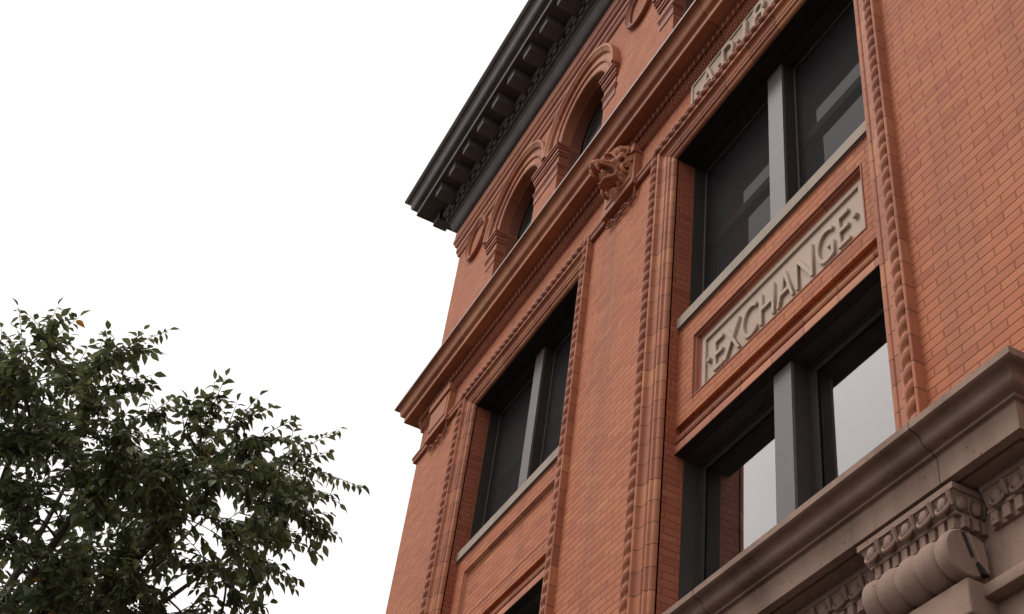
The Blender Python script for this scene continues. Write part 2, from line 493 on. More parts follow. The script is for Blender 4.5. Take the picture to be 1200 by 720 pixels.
# ---- spandrel between the upper and the lower window
YS = .170; SP0, SP1 = 8.082, 9.455
def spandrel(cx, stone):
    m = MB(); x0, x1 = cx-HW, cx+HW
    px0, px1, pz0, pz1 = cx-1.162, cx+1.162, 8.522, 9.222      # recess edge
    zs = 8.352                                                   # bottom of the brick face
    m.box(x0, px0, YS, .34, zs, SP1); m.box(px1, x1, YS, .34, zs, SP1)
    m.box(px0, px1, YS, .34, pz1, SP1); m.box(px0, px1, YS, .34, zs, pz0)
    sp = m.build("spandrel_wall", BRICK_BULL, bld)
    # bead-and-cove lining of the recess
    f = MB(); secs = []
    pr = [(0, YS-.006), (.014, YS-.006), (.018, YS+.012), (.030, YS+.014), (.034, YS+.020)] + cavetto((.036, YS+.022), (.066, YS+.052), 4) + [(.068, YS+.075), (.068, .3)]
    if not stone: pr = [(q*.75, YS+(y-YS)*.8) for q, y in pr]
    e = .0025
    for xa, za in ((px0-e, pz0-e), (px0-e, pz1+e), (px1+e, pz1+e), (px1+e, pz0-e), (px0-e, pz0-e)):
        sx = 1 if xa == px0-e else -1; sz = 1 if za == pz0-e else -1
        secs.append([(xa+sx*q, y, za+sz*q) for q, y in pr])
    f.loft(secs, caps=False); f.build("panel_moulding", TERRA_D if stone else TERRA_H, sp, smooth=35)
    # string of mouldings over the lower window: cove, roll, groove, fascia
    pr = [(.30, zs+.004), (YS+.05, zs+.004), (YS+.052, zs-.012)] + [(y, z) for y, z in curve((YS+.055, zs-.014), (YS+.012, zs-.106), (YS+.062, zs-.06), (YS+.05, zs-.1), 6)] + \
         [(YS+.004, zs-.108), (YS-.006, zs-.122), (YS-.004, zs-.145), (YS+.006, zs-.158), (YS+.035, zs-.164), (YS+.036, zs-.186), (YS+.002, zs-.188), (YS-.002, zs-.20), (YS-.002, SP0), (.30, SP0)]
    b = MB(); b.loft([[(x0+.002, y, z) for y, z in pr], [(x1-.002, y, z) for y, z in pr]])
    b.build("lintel_moulding", TERRA_H, sp, smooth=35)
    fl = MB()
    if stone:
        yb = YS+.052
        fl.box(px0+.066, px1-.066, yb+.022, .33, pz0+.066, pz1-.066)
        q = .05
        for (a, b_, c, d) in ((px0+.066, px1-.066, pz1-.066-q, pz1-.066), (px0+.066, px1-.066, pz0+.066, pz0+.066+q*.4),
                              (px0+.066, px0+.066+q, pz0+.066+q*.4, pz1-.066-q), (px1-.066-q, px1-.066, pz0+.066+q*.4, pz1-.066-q)):
            fl.box(a, b_, yb, yb+.03, c, d)
        return fl.build("inscription_panel", LIME, bld), (px0, px1, pz0, pz1, yb+.022)
    fl.box(px0+.04, px1-.04, YS+.045, .33, pz0+.04, pz1-.04)
    fl.build("brick_field", BRICK, sp)
    return None, None

def text_mesh(name, s, mat, parent, x, y, z, h, sx, depth, gap=1.0, anchor='LEFT', fat=.012):
    """raised capitals standing on the wall, base line at z, cap height h"""
    cu = bpy.data.curves.new(name, 'FONT'); cu.body = s; cu.size = 1.0
    cu.extrude = depth/2/h*.729; cu.offset = fat; cu.bevel_depth = .004; cu.bevel_resolution = 0; cu.space_character = gap
    cu.align_x = anchor; cu.resolution_u = 8
    t = bpy.data.objects.new("tmp", cu); COL.objects.link(t)
    dg = bpy.context.evaluated_depsgraph_get(); dg.update()
    me = bpy.data.meshes.new_from_object(t.evaluated_get(dg))
    bpy.data.objects.remove(t); bpy.data.curves.remove(cu)
    k = h/.729
    for v in me.vertices:
        a, b, c = v.co
        v.co = (x+a*k*sx-BASE.x, y-depth/2-c*k-BASE.y, z+b*k-BASE.z)
    me.materials.clear(); me.materials.append(mat); me.name = name
    o = bpy.data.objects.new(name, me); COL.objects.link(o); o.parent = parent
    return o

spandrel(CB, False)
pan, (px0, px1, pz0, pz1, yp) = spandrel(CA, True)
LH = .365; LZ = pz0+.135
lw = (px1-px0-.26-.24)
lets = text_mesh("lettering", "EXCHANGE", LIME, pan, 0, yp, LZ, LH, 1.0, .026, 1.0, 'LEFT', -.010)
xs_ = [v.co.x for v in lets.data.vertices]; a, b = min(xs_), max(xs_)
tx0, tx1 = px0+.25-BASE.x, px1-.25-BASE.x
for v in lets.data.vertices: v.co.x = tx0+(v.co.x-a)/(b-a)*(tx1-tx0)
for x in (px0+.175, px1-.175):
    d = MB(); d.loft([[(x+.026*k*math.cos(t*math.pi/5), yp+.004-.04*j, LZ+LH*.5+.026*k*math.sin(t*math.pi/5)) for t in range(10)] for j, k in ((0, 1), (.8, 1), (1, .75))], closed=True)
    d.build("raised_dot", LIME, pan)

# ---- windows
def window(cx, z0, z1, double):
    x0, x1 = cx-HW, cx+HW; e = .014
    f = MB()
    f.box(x0-.05, x0+e, .262, .50, z0, z1-e); f.box(x1-e, x1+.05, .262, .50, z0, z1-e)
    f.box(x0-.05, x1+.05, .262, .50, z1-e, z1+.05)
    mh = .109
    for a, b in ((x0+e, cx-mh), (cx+mh, x1-e)):      # fixed frame round each light
        fy0, fy1, t = .405, .50, (.03 if double else .028)
        f.box(a-.002, a+t, fy0, fy1, z0, z1-e-.002); f.box(b-t, b+.002, fy0, fy1, z0, z1-e-.002)
        f.box(a+t, b-t, fy0, fy1, z1-e-t, z1-e-.001); f.box(a+t, b-t, fy0, fy1, z0, z0+t)
    win = f.build("window", FRAME, bld)
    m = MB(); m.box(cx-mh, cx+mh, .250, .262+.24, z0-.02, z1-e-.003)
    m.build("mullion", MULL, win)
    lp = MB(); yl = .054 if z0 > 9 else YS+.004
    lp.box(x0+.001, x1-.001, yl, .2615, z1-.004, z1+.03); lp.build("lintel_plate", SOFFIT_AND_VOID, win)
    m2 = MB(); m2.box(cx-mh-.004, cx+mh+.004, .275, .495, z0, z1-e-.004); m2.build("mullion_return", FRAME, win)
    for a, b in ((x0+e, cx-mh-.004), (cx+mh+.004, x1-e)):
        if double:
            zm = 10.63 if z0 > 9 else (z0+z1)/2
            for (sa, sb, y, st, bt, tp) in ((zm-.03, z1-e-.03, .425, .055, .10, .05), (z0, zm+.03, .455, .055, .08, .05)):
                s = MB(); A, B = a+.022, b-.022; yy0, yy1 = y, y+.03
                s.box(A, A+st, yy0, yy1, sa, sb); s.box(B-st, B, yy0, yy1, sa, sb)
                s.box(A+st, B-st, yy0, yy1, sa, sa+bt); s.box(A+st, B-st, yy0, yy1, sb-tp, sb)
                s.build("sash", FRAME, win)
                g = MB(); g.box(A+st-.004, B-st+.004, y+.012, y+.018, sa+bt-.004, sb-tp+.004)
                g.build("pane", GLASS, win)
            sc = MB(); y = .392
            sc.add([(a+.012, y, z0), (b-.012, y, z0), (b-.012, y, z1-e-.012), (a+.012, y, z1-e-.012)], [(0, 1, 2, 3)])
            sc.build("insect_screen", SCREEN, win, recalc=False)
            fr = MB()
            for u0, u1 in ((a, a+.013), (b-.013, b)): fr.box(u0, u1, .384, .400, z0, z1-e-.002)
            fr.box(a+.013, b-.013, .384, .400, z1-e-.018, z1-e-.003)
            fr.build("screen_frame", BEAD, win)
        else:
            s = MB(); A, B, st = a+.026, b-.026, .048
            for k, (off, y) in enumerate(((0, .418), (.022, .430))):
                s.box(A+off, A+st, y, .475, z0, z1-e-.03-off); s.box(B-st, B-off, y, .475, z0, z1-e-.03-off)
                s.box(A+st, B-st, y, .475, z1-e-.03-st, z1-e-.03-off)
            s.box(A+st, B-st, .43, .475, z0, z0+.09)
            s.build("sash", FRAME, win)
            g = MB(); g.box(A+st-.004, B-st+.004, .438, .444, z0+.08, z1-e-.03-st+.004); g.build("pane", GLASS, win)
            bd = MB(); bd.box(A-.008, A, .415, .428, z0, z1-.1); bd.box(A+st-.006, A+st, .44, .452, z0+.09, z1-.15)
            bd.build("glazing_bead", BEAD, win)
    return win
def sill(win, cx, z):
    m = MB(); x0, x1 = cx-HW+.001, cx+HW-.001
    pr = [(.138, z), (.138, z+.118), (.144, z+.126), (.46, z+.142), (.46, z+.002), (.155, z-.001), (.150, z+.008), (.145, z)]
    cuts = [x0, cx-.35, cx+.55, x1]
    for a, b in zip(cuts, cuts[1:]):
        m.loft([[(a+.001, y, zz) for y, zz in pr], [(b-.002, y, zz) for y, zz in pr]])
    m.build("sill", SILLST, win)
for cx in (CB, CA):
    uw = window(cx, 9.59, ZHEAD, True); sill(uw, cx, 9.455)
    window(cx, 5.72, SP0, False)

# ---- intermediate string course: goes along the front and returns round the left corner
def course_path(o, y1=DEPTH): return [(XR, -o), (XL-o, -o), (XL-o, y1)]
def run_course(name, prof, mat, parent=bld, smooth=32, path=course_path):
    m = MB(); n = len(path(0.0)); secs = []
    for i in range(n):
        secs.append([(path(o_)[i][0], path(o_)[i][1], z) for o_, z in prof])
    m.loft(secs, caps=True)
    return m.build(name, mat, parent, smooth=smooth)
pr = [(-.05, 13.03), (.365, 12.985), (.372, 12.978), (.372, 12.962), (.350, 12.955)] + cyma((.345, 12.95), (.262, 12.80), 5) + \
     [(.252, 12.795), (.252, 12.785), (.240, 12.780), (.240, 12.70), (.222, 12.694), (.215, 12.703), (.115, 12.703), (-.05, 12.703)]
course = run_course("string_course", pr, TERRA_C)
run_course("lead_flashing", [(.30, 12.993), (.376, 12.988), (.379, 12.984), (.379, 12.952), (.3735, 12.952), (.3735, 12.980), (.30, 12.985)], FLASH, course)
pr = [(-.05, 12.71), (.112, 12.71), (.112, 12.690)] + ovolo((.104, 12.685), (.068, 12.622), 4)[::1] + [(.060, 12.615), (.060, 12.60), (.048, 12.595), (.046, 12.545), (.034, 12.54), (.03, 12.488), (.012, 12.482), (.010, 12.470), (-.05, 12.470)]
run_course("bed_moulding", pr, TERRA_D, course)
# leaf-and-dart row and bead row below the course
m = MB(); x = XL+.02
while x < -1.2:
    m.ell((x+.04, -.088, 12.650), (.030, .022, .046), 8, 6)
    m.ell((x+.085, -.080, 12.650), (.009, .02, .042), 6, 5)
    x += .09
m.build("leaf_row", TERRA_D, course, smooth=180)
m = MB(); x = XL+.02
while x < -1.2:
    m.ell((x+.02, -.046, 12.570), (.017, .02, .020), 6, 5)
    m.ell((x+.02, -.036, 12.514), (.017, .018, .018), 6, 5)
    x += .042
m.build("bead_row", TERRA_D, course, smooth=180)

# ---- date panel in the frieze over the right-hand bay
m = MB(); FX0, FX1 = CA-1.05, CA+1.05; FZ0, FZ1 = 11.99, 12.462
m.box(FX0, FX1, -.012, .02, FZ0, FZ1)
for a, b, c, d_ in ((FX0, FX1, FZ1-.03, FZ1), (FX0, FX0+.03, FZ0, FZ1-.03), (FX1-.03, FX1, FZ0, FZ1-.03)): m.box(a, b, -.026, -.010, c, d_)
fp = m.build("frieze_panel", LIME, bld)
for word, wa, wb in (("A", .21, .47), ("D", .60, .80), ("18", .97, 1.33)):
    t = text_mesh("lettering", word, LIME, fp, 0, -.012, 12.055, .345, 1.0, .036, 1.0, 'LEFT', -.006)
    xs_ = [v.co.x for v in t.data.vertices]; a, b = min(xs_), max(xs_)
    for v in t.data.vertices: v.co.x = FX0-BASE.x+wa+(v.co.x-a)/(b-a)*(wb-wa)
for x in (FX0+.13, FX0+.53, FX0+.86):
    d = MB()
    d.loft([[(x+.024*k*math.cos(q*math.pi/5), -.008-.034*j, 12.225+.024*k*math.sin(q*math.pi/5)) for q in range(10)] for j, k in ((0, 1), (.8, 1), (1, .75))], closed=True)
    d.build("raised_dot", LIME, fp)

# ---- narrow band across the piers with the raised plaque in its middle, a chain of links under it
def band_prof(o): return [(-.02, 12.050), (o, 12.044), (o, 12.010), (o-.012, 12.000), (o-.018, 11.955), (o-.03, 11.945), (-.02, 11.940)]
def pier_band(x0, x1, wrap):
    px = (x0+x1)/2 if not wrap else -13.50; h = .33
    m = MB(); m2 = MB()
    def seg(m, a, b, o):
        m.loft([[(a, -q, z) for q, z in band_prof(o)], [(b, -q, z) for q, z in band_prof(o)]])
    if wrap:
        s = []
        for i in range(3):
            s.append([([px-h, XL-o_, XL-o_][i], [-o_, -o_, 3.0][i], z) for o_, z in band_prof(.062)])
        m.loft(s)
    else: seg(m, x0, px-h, .062)
    seg(m2, px+h, x1, .062); m2.build("pier_band", TERRA_D, bld, smooth=30)
    b = m.build("pier_band", TERRA_D, bld, smooth=30)
    q = MB()
    q.box(px-h, px+h, -.085, .02, 11.985, 12.462)
    q.box(px-h-.008, px+h+.008, -.100, .015, 11.935, 11.992, .008)
    q.box(px-h+.05, px+h-.05, -.100, .0, 12.06, 12.40, .012)
    q.box(px-h-.015, px+h+.015, -.118, .01, 12.44, 12.56, .01)
    q.build("plaque", TERRA_C, b)
    # chain: a ring drop at the plaque's right end, then oblong links running left
    c = MB(); x = px+h-.03; z = 11.80
    c.tube([(x+.012, -.05, 11.93), (x+.01, -.045, 11.86), (x-.01, -.04, 11.81)], .012, 6)
    for k in range(4):
        pts = []
        for i in range(12):
            t_ = 2*math.pi*i/12
            pts.append((x-.075-.15*k+.068*math.cos(t_), -.030-.012*(k % 2), z+.006*k+.036*math.sin(t_)))
        c.tube(pts, .0115, 6, closed=True)
    c.build("chain", TERRA_D, b, smooth=60)
pier_band(XL, CB-OW, True)
pier_band(CB+OW, CA-OW, False)

# ---- attic: imposts, archivolts, oval wreaths
def impost(x0, x1, rev0, rev1):
    """stepped capital with its return inside the arch reveal"""
    m = MB()
    for z0, z1, p in ((14.975, 15.02, .085), (14.935, 14.973, .070), (14.86, 14.933, .048), (14.815, 14.858, .034), (14.62, 14.655, .034), (14.585, 14.618, .022)):
        m.box(x0-p*.6, x1+p*.6, -p, .262, z0, z1, .006)
    m.box(x0-(.006 if rev0 else -.01), x1+(.006 if rev1 else -.01), -.012, .255, 14.45, 15.0)
    m.build("impost", TERRA_D, bld)
RE = .97
for cx in (CB, CA):
    impost(cx-.96-RE+.04, cx-.96-AR, False, True)
    impost(cx-.96+AR, cx+.96-AR, True, True)
    impost(cx+.96+AR, cx+.96+RE-.04, True, False)
for cx in ARX:
    m = MB()
    pr = [(AR-.006, .12), (AR-.006, -.012), (AR+.012, -.022), (AR+.03, -.022), (AR+.036, -.014), (AR+.12, -.014), (AR+.124, -.040), (AR+.145, -.046), (AR+.15, -.036),
          (AR+.25, -.036), (AR+.256, -.075), (AR+.285, -.09), (RE-.055, -.10), (RE-.04, -.112), (RE-.006, -.112), (RE, -.10), (RE, .02)]
    secs = []
    for i in range(41):
        a = math.pi-math.pi*i/40
        secs.append([(cx+r*math.cos(a), y, AZ+r*math.sin(a)) for r, y in pr])
    m.loft(secs, caps=True); m.build("archivolt", TERRA_H, bld, smooth=28)
    # dark sash deep in the opening; added dark sheet stands for the unlit void
    f = MB(); g = MB(); r = AR-.05
    g.add([(cx-r-.02, .31, AT0+.3)]+[(cx+(r+.02)*math.cos(math.pi-math.pi*i/16), .31, AZ+(r+.02)*math.sin(math.pi-math.pi*i/16)) for i in range(17)]+[(cx+r+.02, .31, AT0+.3)], [tuple(range(19))])
    f.box(cx-r, cx+r, .29, .34, AZ-.05, AZ+.03); f.box(cx-.03, cx+.03, .295, .335, AT0+.4, AZ-.052)
    f.tube([(cx+(r-.02)*math.cos(math.pi*i/16), .315, AZ+(r-.02)*math.sin(math.pi*i/16)) for i in range(17)], .035, 6)
    aw = f.build("arched_window", FRAME, bld); g.build("dark_void_sheet", SOFFIT_AND_VOID, aw, recalc=False)
for cx in ((XL+CB-OW)/2, (CB+CA)/2, CA+OW+.68):
    m = MB(); secs = []
    for i in range(36):
        a = 2*math.pi*i/36
        secs.append([(cx+(.35-q)*math.cos(a), y, 15.70+(.40-q)*math.sin(a)) for q, y in
                     [(0, .01), (0, -.055), (.008, -.066), (.025, -.068), (.032, -.052), (.055, -.052), (.060, -.04), (.082, -.036), (.086, .01)]])
    secs.append(secs[0]); m.loft(secs, caps=False)
    m.build("oval_wreath", TERRA_D, bld, smooth=30)

# ---- terracotta bands under the cornice, then the black metal cornice
pr = [(-.05, 16.53), (.105, 16.53), (.105, 16.40), (.115, 16.385), (.115, 16.30), (.10, 16.285)] + cavetto((.095, 16.28), (.050, 16.20), 4) + \
     [(.050, 16.185), (.058, 16.18), (.058, 16.085), (.045, 16.075)] + cavetto((.04, 16.07), (.008, 15.985), 4) + [(-.05, 15.985)]
run_course("frieze_bands", pr, TERRA_D)
pr = [(-.05, 17.60), (.870, 17.60), (.888, 17.59), (.888, 17.55), (.870, 17.53)] + cyma((.855, 17.515), (.715, 17.305), 6) + \
     [(.700, 17.300), (.700, 17.285), (.682, 17.280), (.682, 17.165), (.660, 17.160), (.655, 17.175), (.330, 17.175), (.330, 17.02), (.322, 17.0), (.270, 16.995),
      (.270, 16.86), (.235, 16.855), (.222, 16.845), (.222, 16.81), (.205, 16.80)] + cavetto((.20, 16.795), (.085, 16.60), 5) + [(.07, 16.595), (.07, 16.515), (-.05, 16.515)]
corn = run_course("cornice", pr, METAL)
# modillions
def modillion(px, py, ang):
    m = MB(); prof = [(-.33, 17.172), (-.615, 17.172), (-.615, 17.03), (-.608, 17.018), (-.590, 17.012), (-.42, 16.995), (-.345, 16.985), (-.33, 16.985)]
    m.loft([[(-.115, y, z) for y, z in prof], [(.115, y, z) for y, z in prof]])
    m.box(-.125, .125, -.628, -.34, 17.125, 17.152, .004)
    return m
sv = BASE; BASE = Vector((0, 0, 0))
mod = modillion(0, 0, 0).build("modillion", METAL, corn, smooth=35)
BASE = sv
XS = [-14.19+.5335*k for k in range(24)]
mod.location = (XS[0]-BASE.x, 0, 0)
for x in XS[1:]:
    c = mod.copy(); COL.objects.link(c); c.parent = corn; c.location = (x-BASE.x, 0, 0)
for k in range(8):                                    # along the left return
    c = mod.copy(); COL.objects.link(c); c.parent = corn
    c.rotation_euler = (0, 0, -math.pi/2); c.location = (XL-BASE.x, -.27+.5335*k, 0)
# dentils
sv = BASE; BASE = Vector((0, 0, 0)); m = MB(); m.box(-.050, .050, -.312, -.262, 16.895, 16.985, .004)
den = m.build("dentil", METAL, corn); BASE = sv
pos = []; x = XL-.20
while x < -2.2: pos.append((x+.0575-BASE.x, 0, 0)); x += .2
den.location = pos[0]
for q in pos[1:]:
    c = den.copy(); COL.objects.link(c); c.parent = corn; c.location = q
y = -.2
while y < 3.4:
    c = den.copy(); COL.objects.link(c); c.parent = corn; c.rotation_euler = (0, 0, -math.pi/2); c.location = (XL-BASE.x, y+.0575, 0); y += .2

# ---- stone door hood on carved consoles
HX0, HX1 = CA-(-3.84-CA), -3.84
def hood_path(o): return [(HX0-o, .30), (HX0-o, -o), (HX1+o, -o), (HX1+o, .30)]
pr = [(-.25, 6.05), (.385, 5.995), (.400, 5.988), (.400, 5.944), (.392, 5.940)] + cyma((.385, 5.936), (.268, 5.858), 7) + \
     [(.260, 5.853), (.260, 5.838), (.236, 5.834), (.232, 5.828), (.230, 5.668), (.178, 5.664), (.170, 5.685), (.152, 5.69), (.150, 5.672), (.03, 5.668), (-.25, 5.668)]
hood = run_course("stone_hood", pr, BROWN, bld, 32, hood_path)
# bed mould on the wall under the hood
def egg_run(m, x0, x1, yf, ztop, depth, pitch, ends=True):
    """egg and dart carved on a sloping face, with fillet above, bead and dentils below"""
    n = max(1, round((x1-x0)/pitch)); p = (x1-x0)/n
    for i in range(n):
        cx = x0+p*(i+.5)
        m.ell((cx, yf+.012, ztop-.052), (p*.24, .030, .046), 10, 7)
        pts = [(cx+p*.37*math.cos(t), yf-.012+.028*(1-abs(math.sin(t))), ztop-.045+.062*math.sin(t)) for t in [math.pi+math.pi*k/8 for k in range(9)]]
        m.tube(pts, .0105, 6)
        m.tube([(cx+p*.5, yf-.018, ztop-.008), (cx+p*.5, yf+.004, ztop-.085)], [.016, .007], 6)
def cap_block(m, x0, x1, yf, z1):
    """moulded top block: abacus, sloping egg-and-dart bed, bead, dentils, returned on both sides"""
    yb = .05
    def ring(o0, za, o1, zb):
        a = [(x0-o0, -yf-o0, za), (x1+o0, -yf-o0, za), (x1+o0, yb, za), (x0-o0, yb, za)]
        b = [(x0-o1, -yf-o1, zb), (x1+o1, -yf-o1, zb), (x1+o1, yb, zb), (x0-o1, yb, zb)]
        m.loft([a, b], closed=True)
    ring(.0, z1, .0, z1-.036)
    ring(-.012, z1-.036, -.055, z1-.132)
    ring(-.046, z1-.132, -.046, z1-.150)
    ring(-.072, z1-.150, -.072, z1-.232)
def console(cx):
    hwid = .385; x0, x1 = cx-hwid, cx+hwid; yf = .222; z1 = 5.648
    m = MB(); cap_block(m, x0, x1, yf, z1)
    egg_run(m, x0+.03, x1-.03, -yf+.010, z1-.036, .05, .15)
    n = 9; p = (x1-x0-.12)/n
    for i in range(n):
        a = x0+.06+p*i; m.box(a+p*.2, a+p*.82, -yf+.050, -yf+.09, z1-.218, z1-.152)
    for s_ in (x0, x1):
        for k in range(2):
            yy = -.15+.10*k; q = .034 if s_ == x0 else -.034
            m.ell((s_+q, yy, z1-.088), (.026, .032, .044), 8, 6)
            m.tube([(s_+q*.6, yy+.05, z1-.045), (s_+q*1.3, yy+.05, z1-.12)], [.014, .007], 6)
        for k in range(3):
            xx = s_+(.052 if s_ == x0 else -.052)
            m.box(xx-.018, xx+.018, -.14+.06*k, -.105+.06*k, z1-.218, z1-.152)
    con = m.build("console", BROWN_L, bld, smooth=35)
    # ribbed bolster (the scroll seen from its side), five swelling rings
    b = MB(); secs = []; L0, L1 = cx-.335, cx+.335; yc, zc = -.130, 5.285; R0 = .132
    N = 60
    for i in range(N+1):
        t = i/N; x = L0+(L1-L0)*t
        ph = (t*4.5+.25) % 1.0
        r = R0*(.80+.24*max(0, 1-(2*ph-1)**2)**.7)
        if t < .03: r *= .80+.20*math.sqrt(t/.03)
        if t > .985: r *= 1-.06*((t-.985)/.015)**2
        secs.append([(x, yc+r*math.cos(2*math.pi*k/28)*1.02, zc+r*math.sin(2*math.pi*k/28)) for k in range(28)])
    b.loft(secs, closed=True)
    sc = b.build("bolster", BROWN_L, con, smooth=40)
    # each flat end carries a raised strap with flat dark patches beside it
    for s_, xe in ((1, L1), (-1, L0)):
        k = MB(); k.loft([[(xe+s_*q, y, z) for y, z in ((-.128+e, 5.392-e), (-.035-e, 5.372-e), (-.020-e, 5.190+e), (-.062+e, 5.182+e))] for q, e in ((-.01, 0), (.016, 0), (.022, .006))], closed=True)
        k.build("end_strap", BROWN_L, con)
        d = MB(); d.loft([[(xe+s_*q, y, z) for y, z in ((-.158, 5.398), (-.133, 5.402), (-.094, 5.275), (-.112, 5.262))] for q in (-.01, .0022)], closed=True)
        d.build("dark_patch", FRAME, con)
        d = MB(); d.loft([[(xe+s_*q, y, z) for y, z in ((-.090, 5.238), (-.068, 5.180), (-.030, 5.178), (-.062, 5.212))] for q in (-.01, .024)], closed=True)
        d.build("dark_patch", FRAME, con)
    # throat block behind and pilaster below
    k = MB(); k.box(cx-.30, cx+.30, -.06, .05, 5.02, 5.44); k.box(cx-.345, cx+.345, -.165, .05, 4.94, 5.135, .012)
    k.box(cx-.30, cx+.30, -.13, .05, 0, 4.942)
    k.build("pilaster", BROWN_L, con)
for cx in (-4.493, 2*CA+4.493): console(cx)
m = MB()
for a, b in ((2*CA+4.493+.40, -4.493-.40), (-4.493+.40, -3.2)):
    pr_ = [(.02, 5.668), (-.062, 5.668), (-.062, 5.632), (-.05, 5.628), (-.016, 5.535), (-.030, 5.532), (-.030, 5.512), (-.008, 5.508), (-.008, 5.43), (.02, 5.43)]
    m.loft([[(a, y, z) for y, z in pr_], [(b, y, z) for y, z in pr_]])
    egg_run(m, a+.02, b-.02, -.044, 5.628, .05, .15)
    n = int((b-a)/.085)
    for i in range(n): m.box(a+i*.085+.02, a+i*.085+.07, -.034, .0, 5.435, 5.505)
m.box(-4.493+.31, -2.6, -.075, .02, 5.05, 5.12, .01)
m.build("wall_cornice", BROWN_L, hood, smooth=35)
# door under the hood (below the picture)
m = MB(); m.box(CA-1.35, CA+1.35, .22, .30, .02, 3.6); dr = m.build("door", FRAME, bld)
m = MB(); m.box(CA-1.1, CA-.1, .205, .218, .9, 3.3); m.box(CA+.1, CA+1.1, .205, .218, .9, 3.3); m.build("pane", GLASS, dr)

# ---- lion head on the pier between the bays
def lion(px, pz):
    rnd = random.Random(3)
    mb = bpy.data.metaballs.new("tmp_lion"); mb.resolution = .014; mb.render_resolution = .014; mb.threshold = .6
    def E(x, y, z, rx, ry, rz, neg=False, rot=None, st=5.0):
        e = mb.elements.new(type='ELLIPSOID'); e.co = (x, y, z); e.radius = .1
        k = (1-(.6/st)**(1/3))**.5
        e.size_x, e.size_y, e.size_z = rx/.1/k, ry/.1/k, rz/.1/k
        e.stiffness = st; e.use_negative = neg
        if rot is not None: e.rotation = rot
    from mathutils import Quaternion
    Q = Quaternion
    E(0, -.06, .03, .27, .12, .31); E(0, -.12, .05, .235, .13, .255)
    E(0, -.17, .09, .185, .13, .17)                          # skull
    E(0, -.26, .175, .10, .08, .06)                         # forehead
    E(0, -.345, .035, .052, .13, .060, rot=Q((1, 0, 0), .22))    # bridge of the nose
    E(0, -.42, -.035, .078, .085, .044)                     # muzzle
    E(0, -.480, -.030, .046, .030, .030)
    for s in (-1, 1):
        E(s*.085, -.315, .135, .070, .06, .024, rot=Q((0, 1, 0), s*.5))    # brow
        E(s*.150, -.200, -.02, .060, .10, .075)             # cheekbone
        E(s*.055, -.425, -.062, .046, .075, .036)           # whisker pads
        E(s*.125, -.165, -.14, .045, .065, .12)             # cheek wall closing the mouth
        E(s*.092, -.235, -.235, .028, .07, .045)            # mouth corner
        E(s*.100, -.290, .060, .055, .070, .040, True, st=7.0)      # eye hollow
        E(s*.028, -.50, -.040, .014, .022, .012, True)     # nostril
    E(0, -.205, -.270, .080, .10, .026)                     # lower jaw
    E(0, -.300, -.268, .066, .038, .026)                    # lower lip
    E(0, -.09, -.33, .080, .06, .05)
    E(0, -.36, -.170, .125, .17, .050, True, st=9.0)        # open mouth
    E(0, -.20, -.25, .05, .08, .018)                        # tongue
    ob = bpy.data.objects.new("tmp_lion", mb); COL.objects.link(ob)
    dg = bpy.context.evaluated_depsgraph_get(); dg.update()
    src = bpy.data.meshes.new_from_object(ob.evaluated_get(dg))
    m = MB()
    m.add([tuple(v.co) for v in src.vertices], [tuple(p.vertices) for p in src.polygons])
    bpy.data.objects.remove(ob); bpy.data.metaballs.remove(mb); bpy.data.meshes.remove(src)
    for s in (-1, 1):                                        # lips: from the muzzle back to the corner and along the jaw
        m.tube([(s*.070, -.46, -.070), (s*.098, -.39, -.082), (s*.118, -.31, -.085), (s*.132, -.235, -.105), (s*.136, -.20, -.150), (s*.132, -.205, -.205), (s*.115, -.245, -.252), (s*.088, -.295, -.276), (s*.045, -.335, -.284)],
               [.014, .022, .026, .030, .034, .032, .028, .024, .018], 8)
        m.tube([(s*.060, -.40, .01), (s*.105, -.32, -.015), (s*.145, -.24, -.03), (s*.175, -.17, -.05)], [.016, .026, .034, .03], 8)   # cheek fold
    m.ell((0, -.05, -.39), (.085, .055, .095), 12, 10)
    m.ell((0, -.25, -.17), (.055, .12, .085), 12, 8)        # tongue and throat
    for s in (-1, 1):                                        # heavy drooping front lip
        m.tube([(s*.072, -.455, -.075), (s*.070, -.445, -.125), (s*.066, -.425, -.165), (s*.066, -.400, -.195)], [.026, .027, .020, .008], 8)
        m.ell((s*.165, -.165, -.05), (.055, .085, .10), 12, 8)
    for s in (-1, 1):                                        # eyeballs, lids, fangs, ears
        m.ell((s*.083, -.275, .062), (.024, .024, .020), 12, 8)
        m.tube([(s*(.055+.070*t), -.308+.07*t*t, .082+.012*math.sin(math.pi*t)) for t in [k/6 for k in range(7)]], .010, 6)
        m.tube([(s*.050, -.46, -.085), (s*.050, -.455, -.135)], [.014, .004], 6)
        m.tube([(s*.045, -.315, -.27), (s*.045, -.32, -.225)], [.013, .004], 6)
        m.ell((s*.205, -.15, .20), (.05, .03, .06), 10, 8)
    # mane: tapered S-shaped locks combed back from the face, in three tiers
    def lock(a, r0, r1, y0, y1, w, bend):
        pts, rad = [], []
        for i in range(10):
            t = i/9; r = r0+(r1-r0)*t; aa = a+bend*math.sin(t*math.pi*1.15)
            pts.append((r*.93*math.cos(aa), y0+(y1-y0)*t-.035*math.sin(math.pi*t), .03+r*1.08*math.sin(aa)))
            rad.append(w*(.55+.75*math.sin(math.pi*min(1, t*.8+.12)))*(1-.55*t*t))
        m.tube(pts, rad, 8)
        e = pts[-1]; c = (e[0]*.97, e[1]-.006, .03+(e[2]-.03)*.97)
        m.ell(c, (w*.75, w*.55, w*.75), 8, 6)
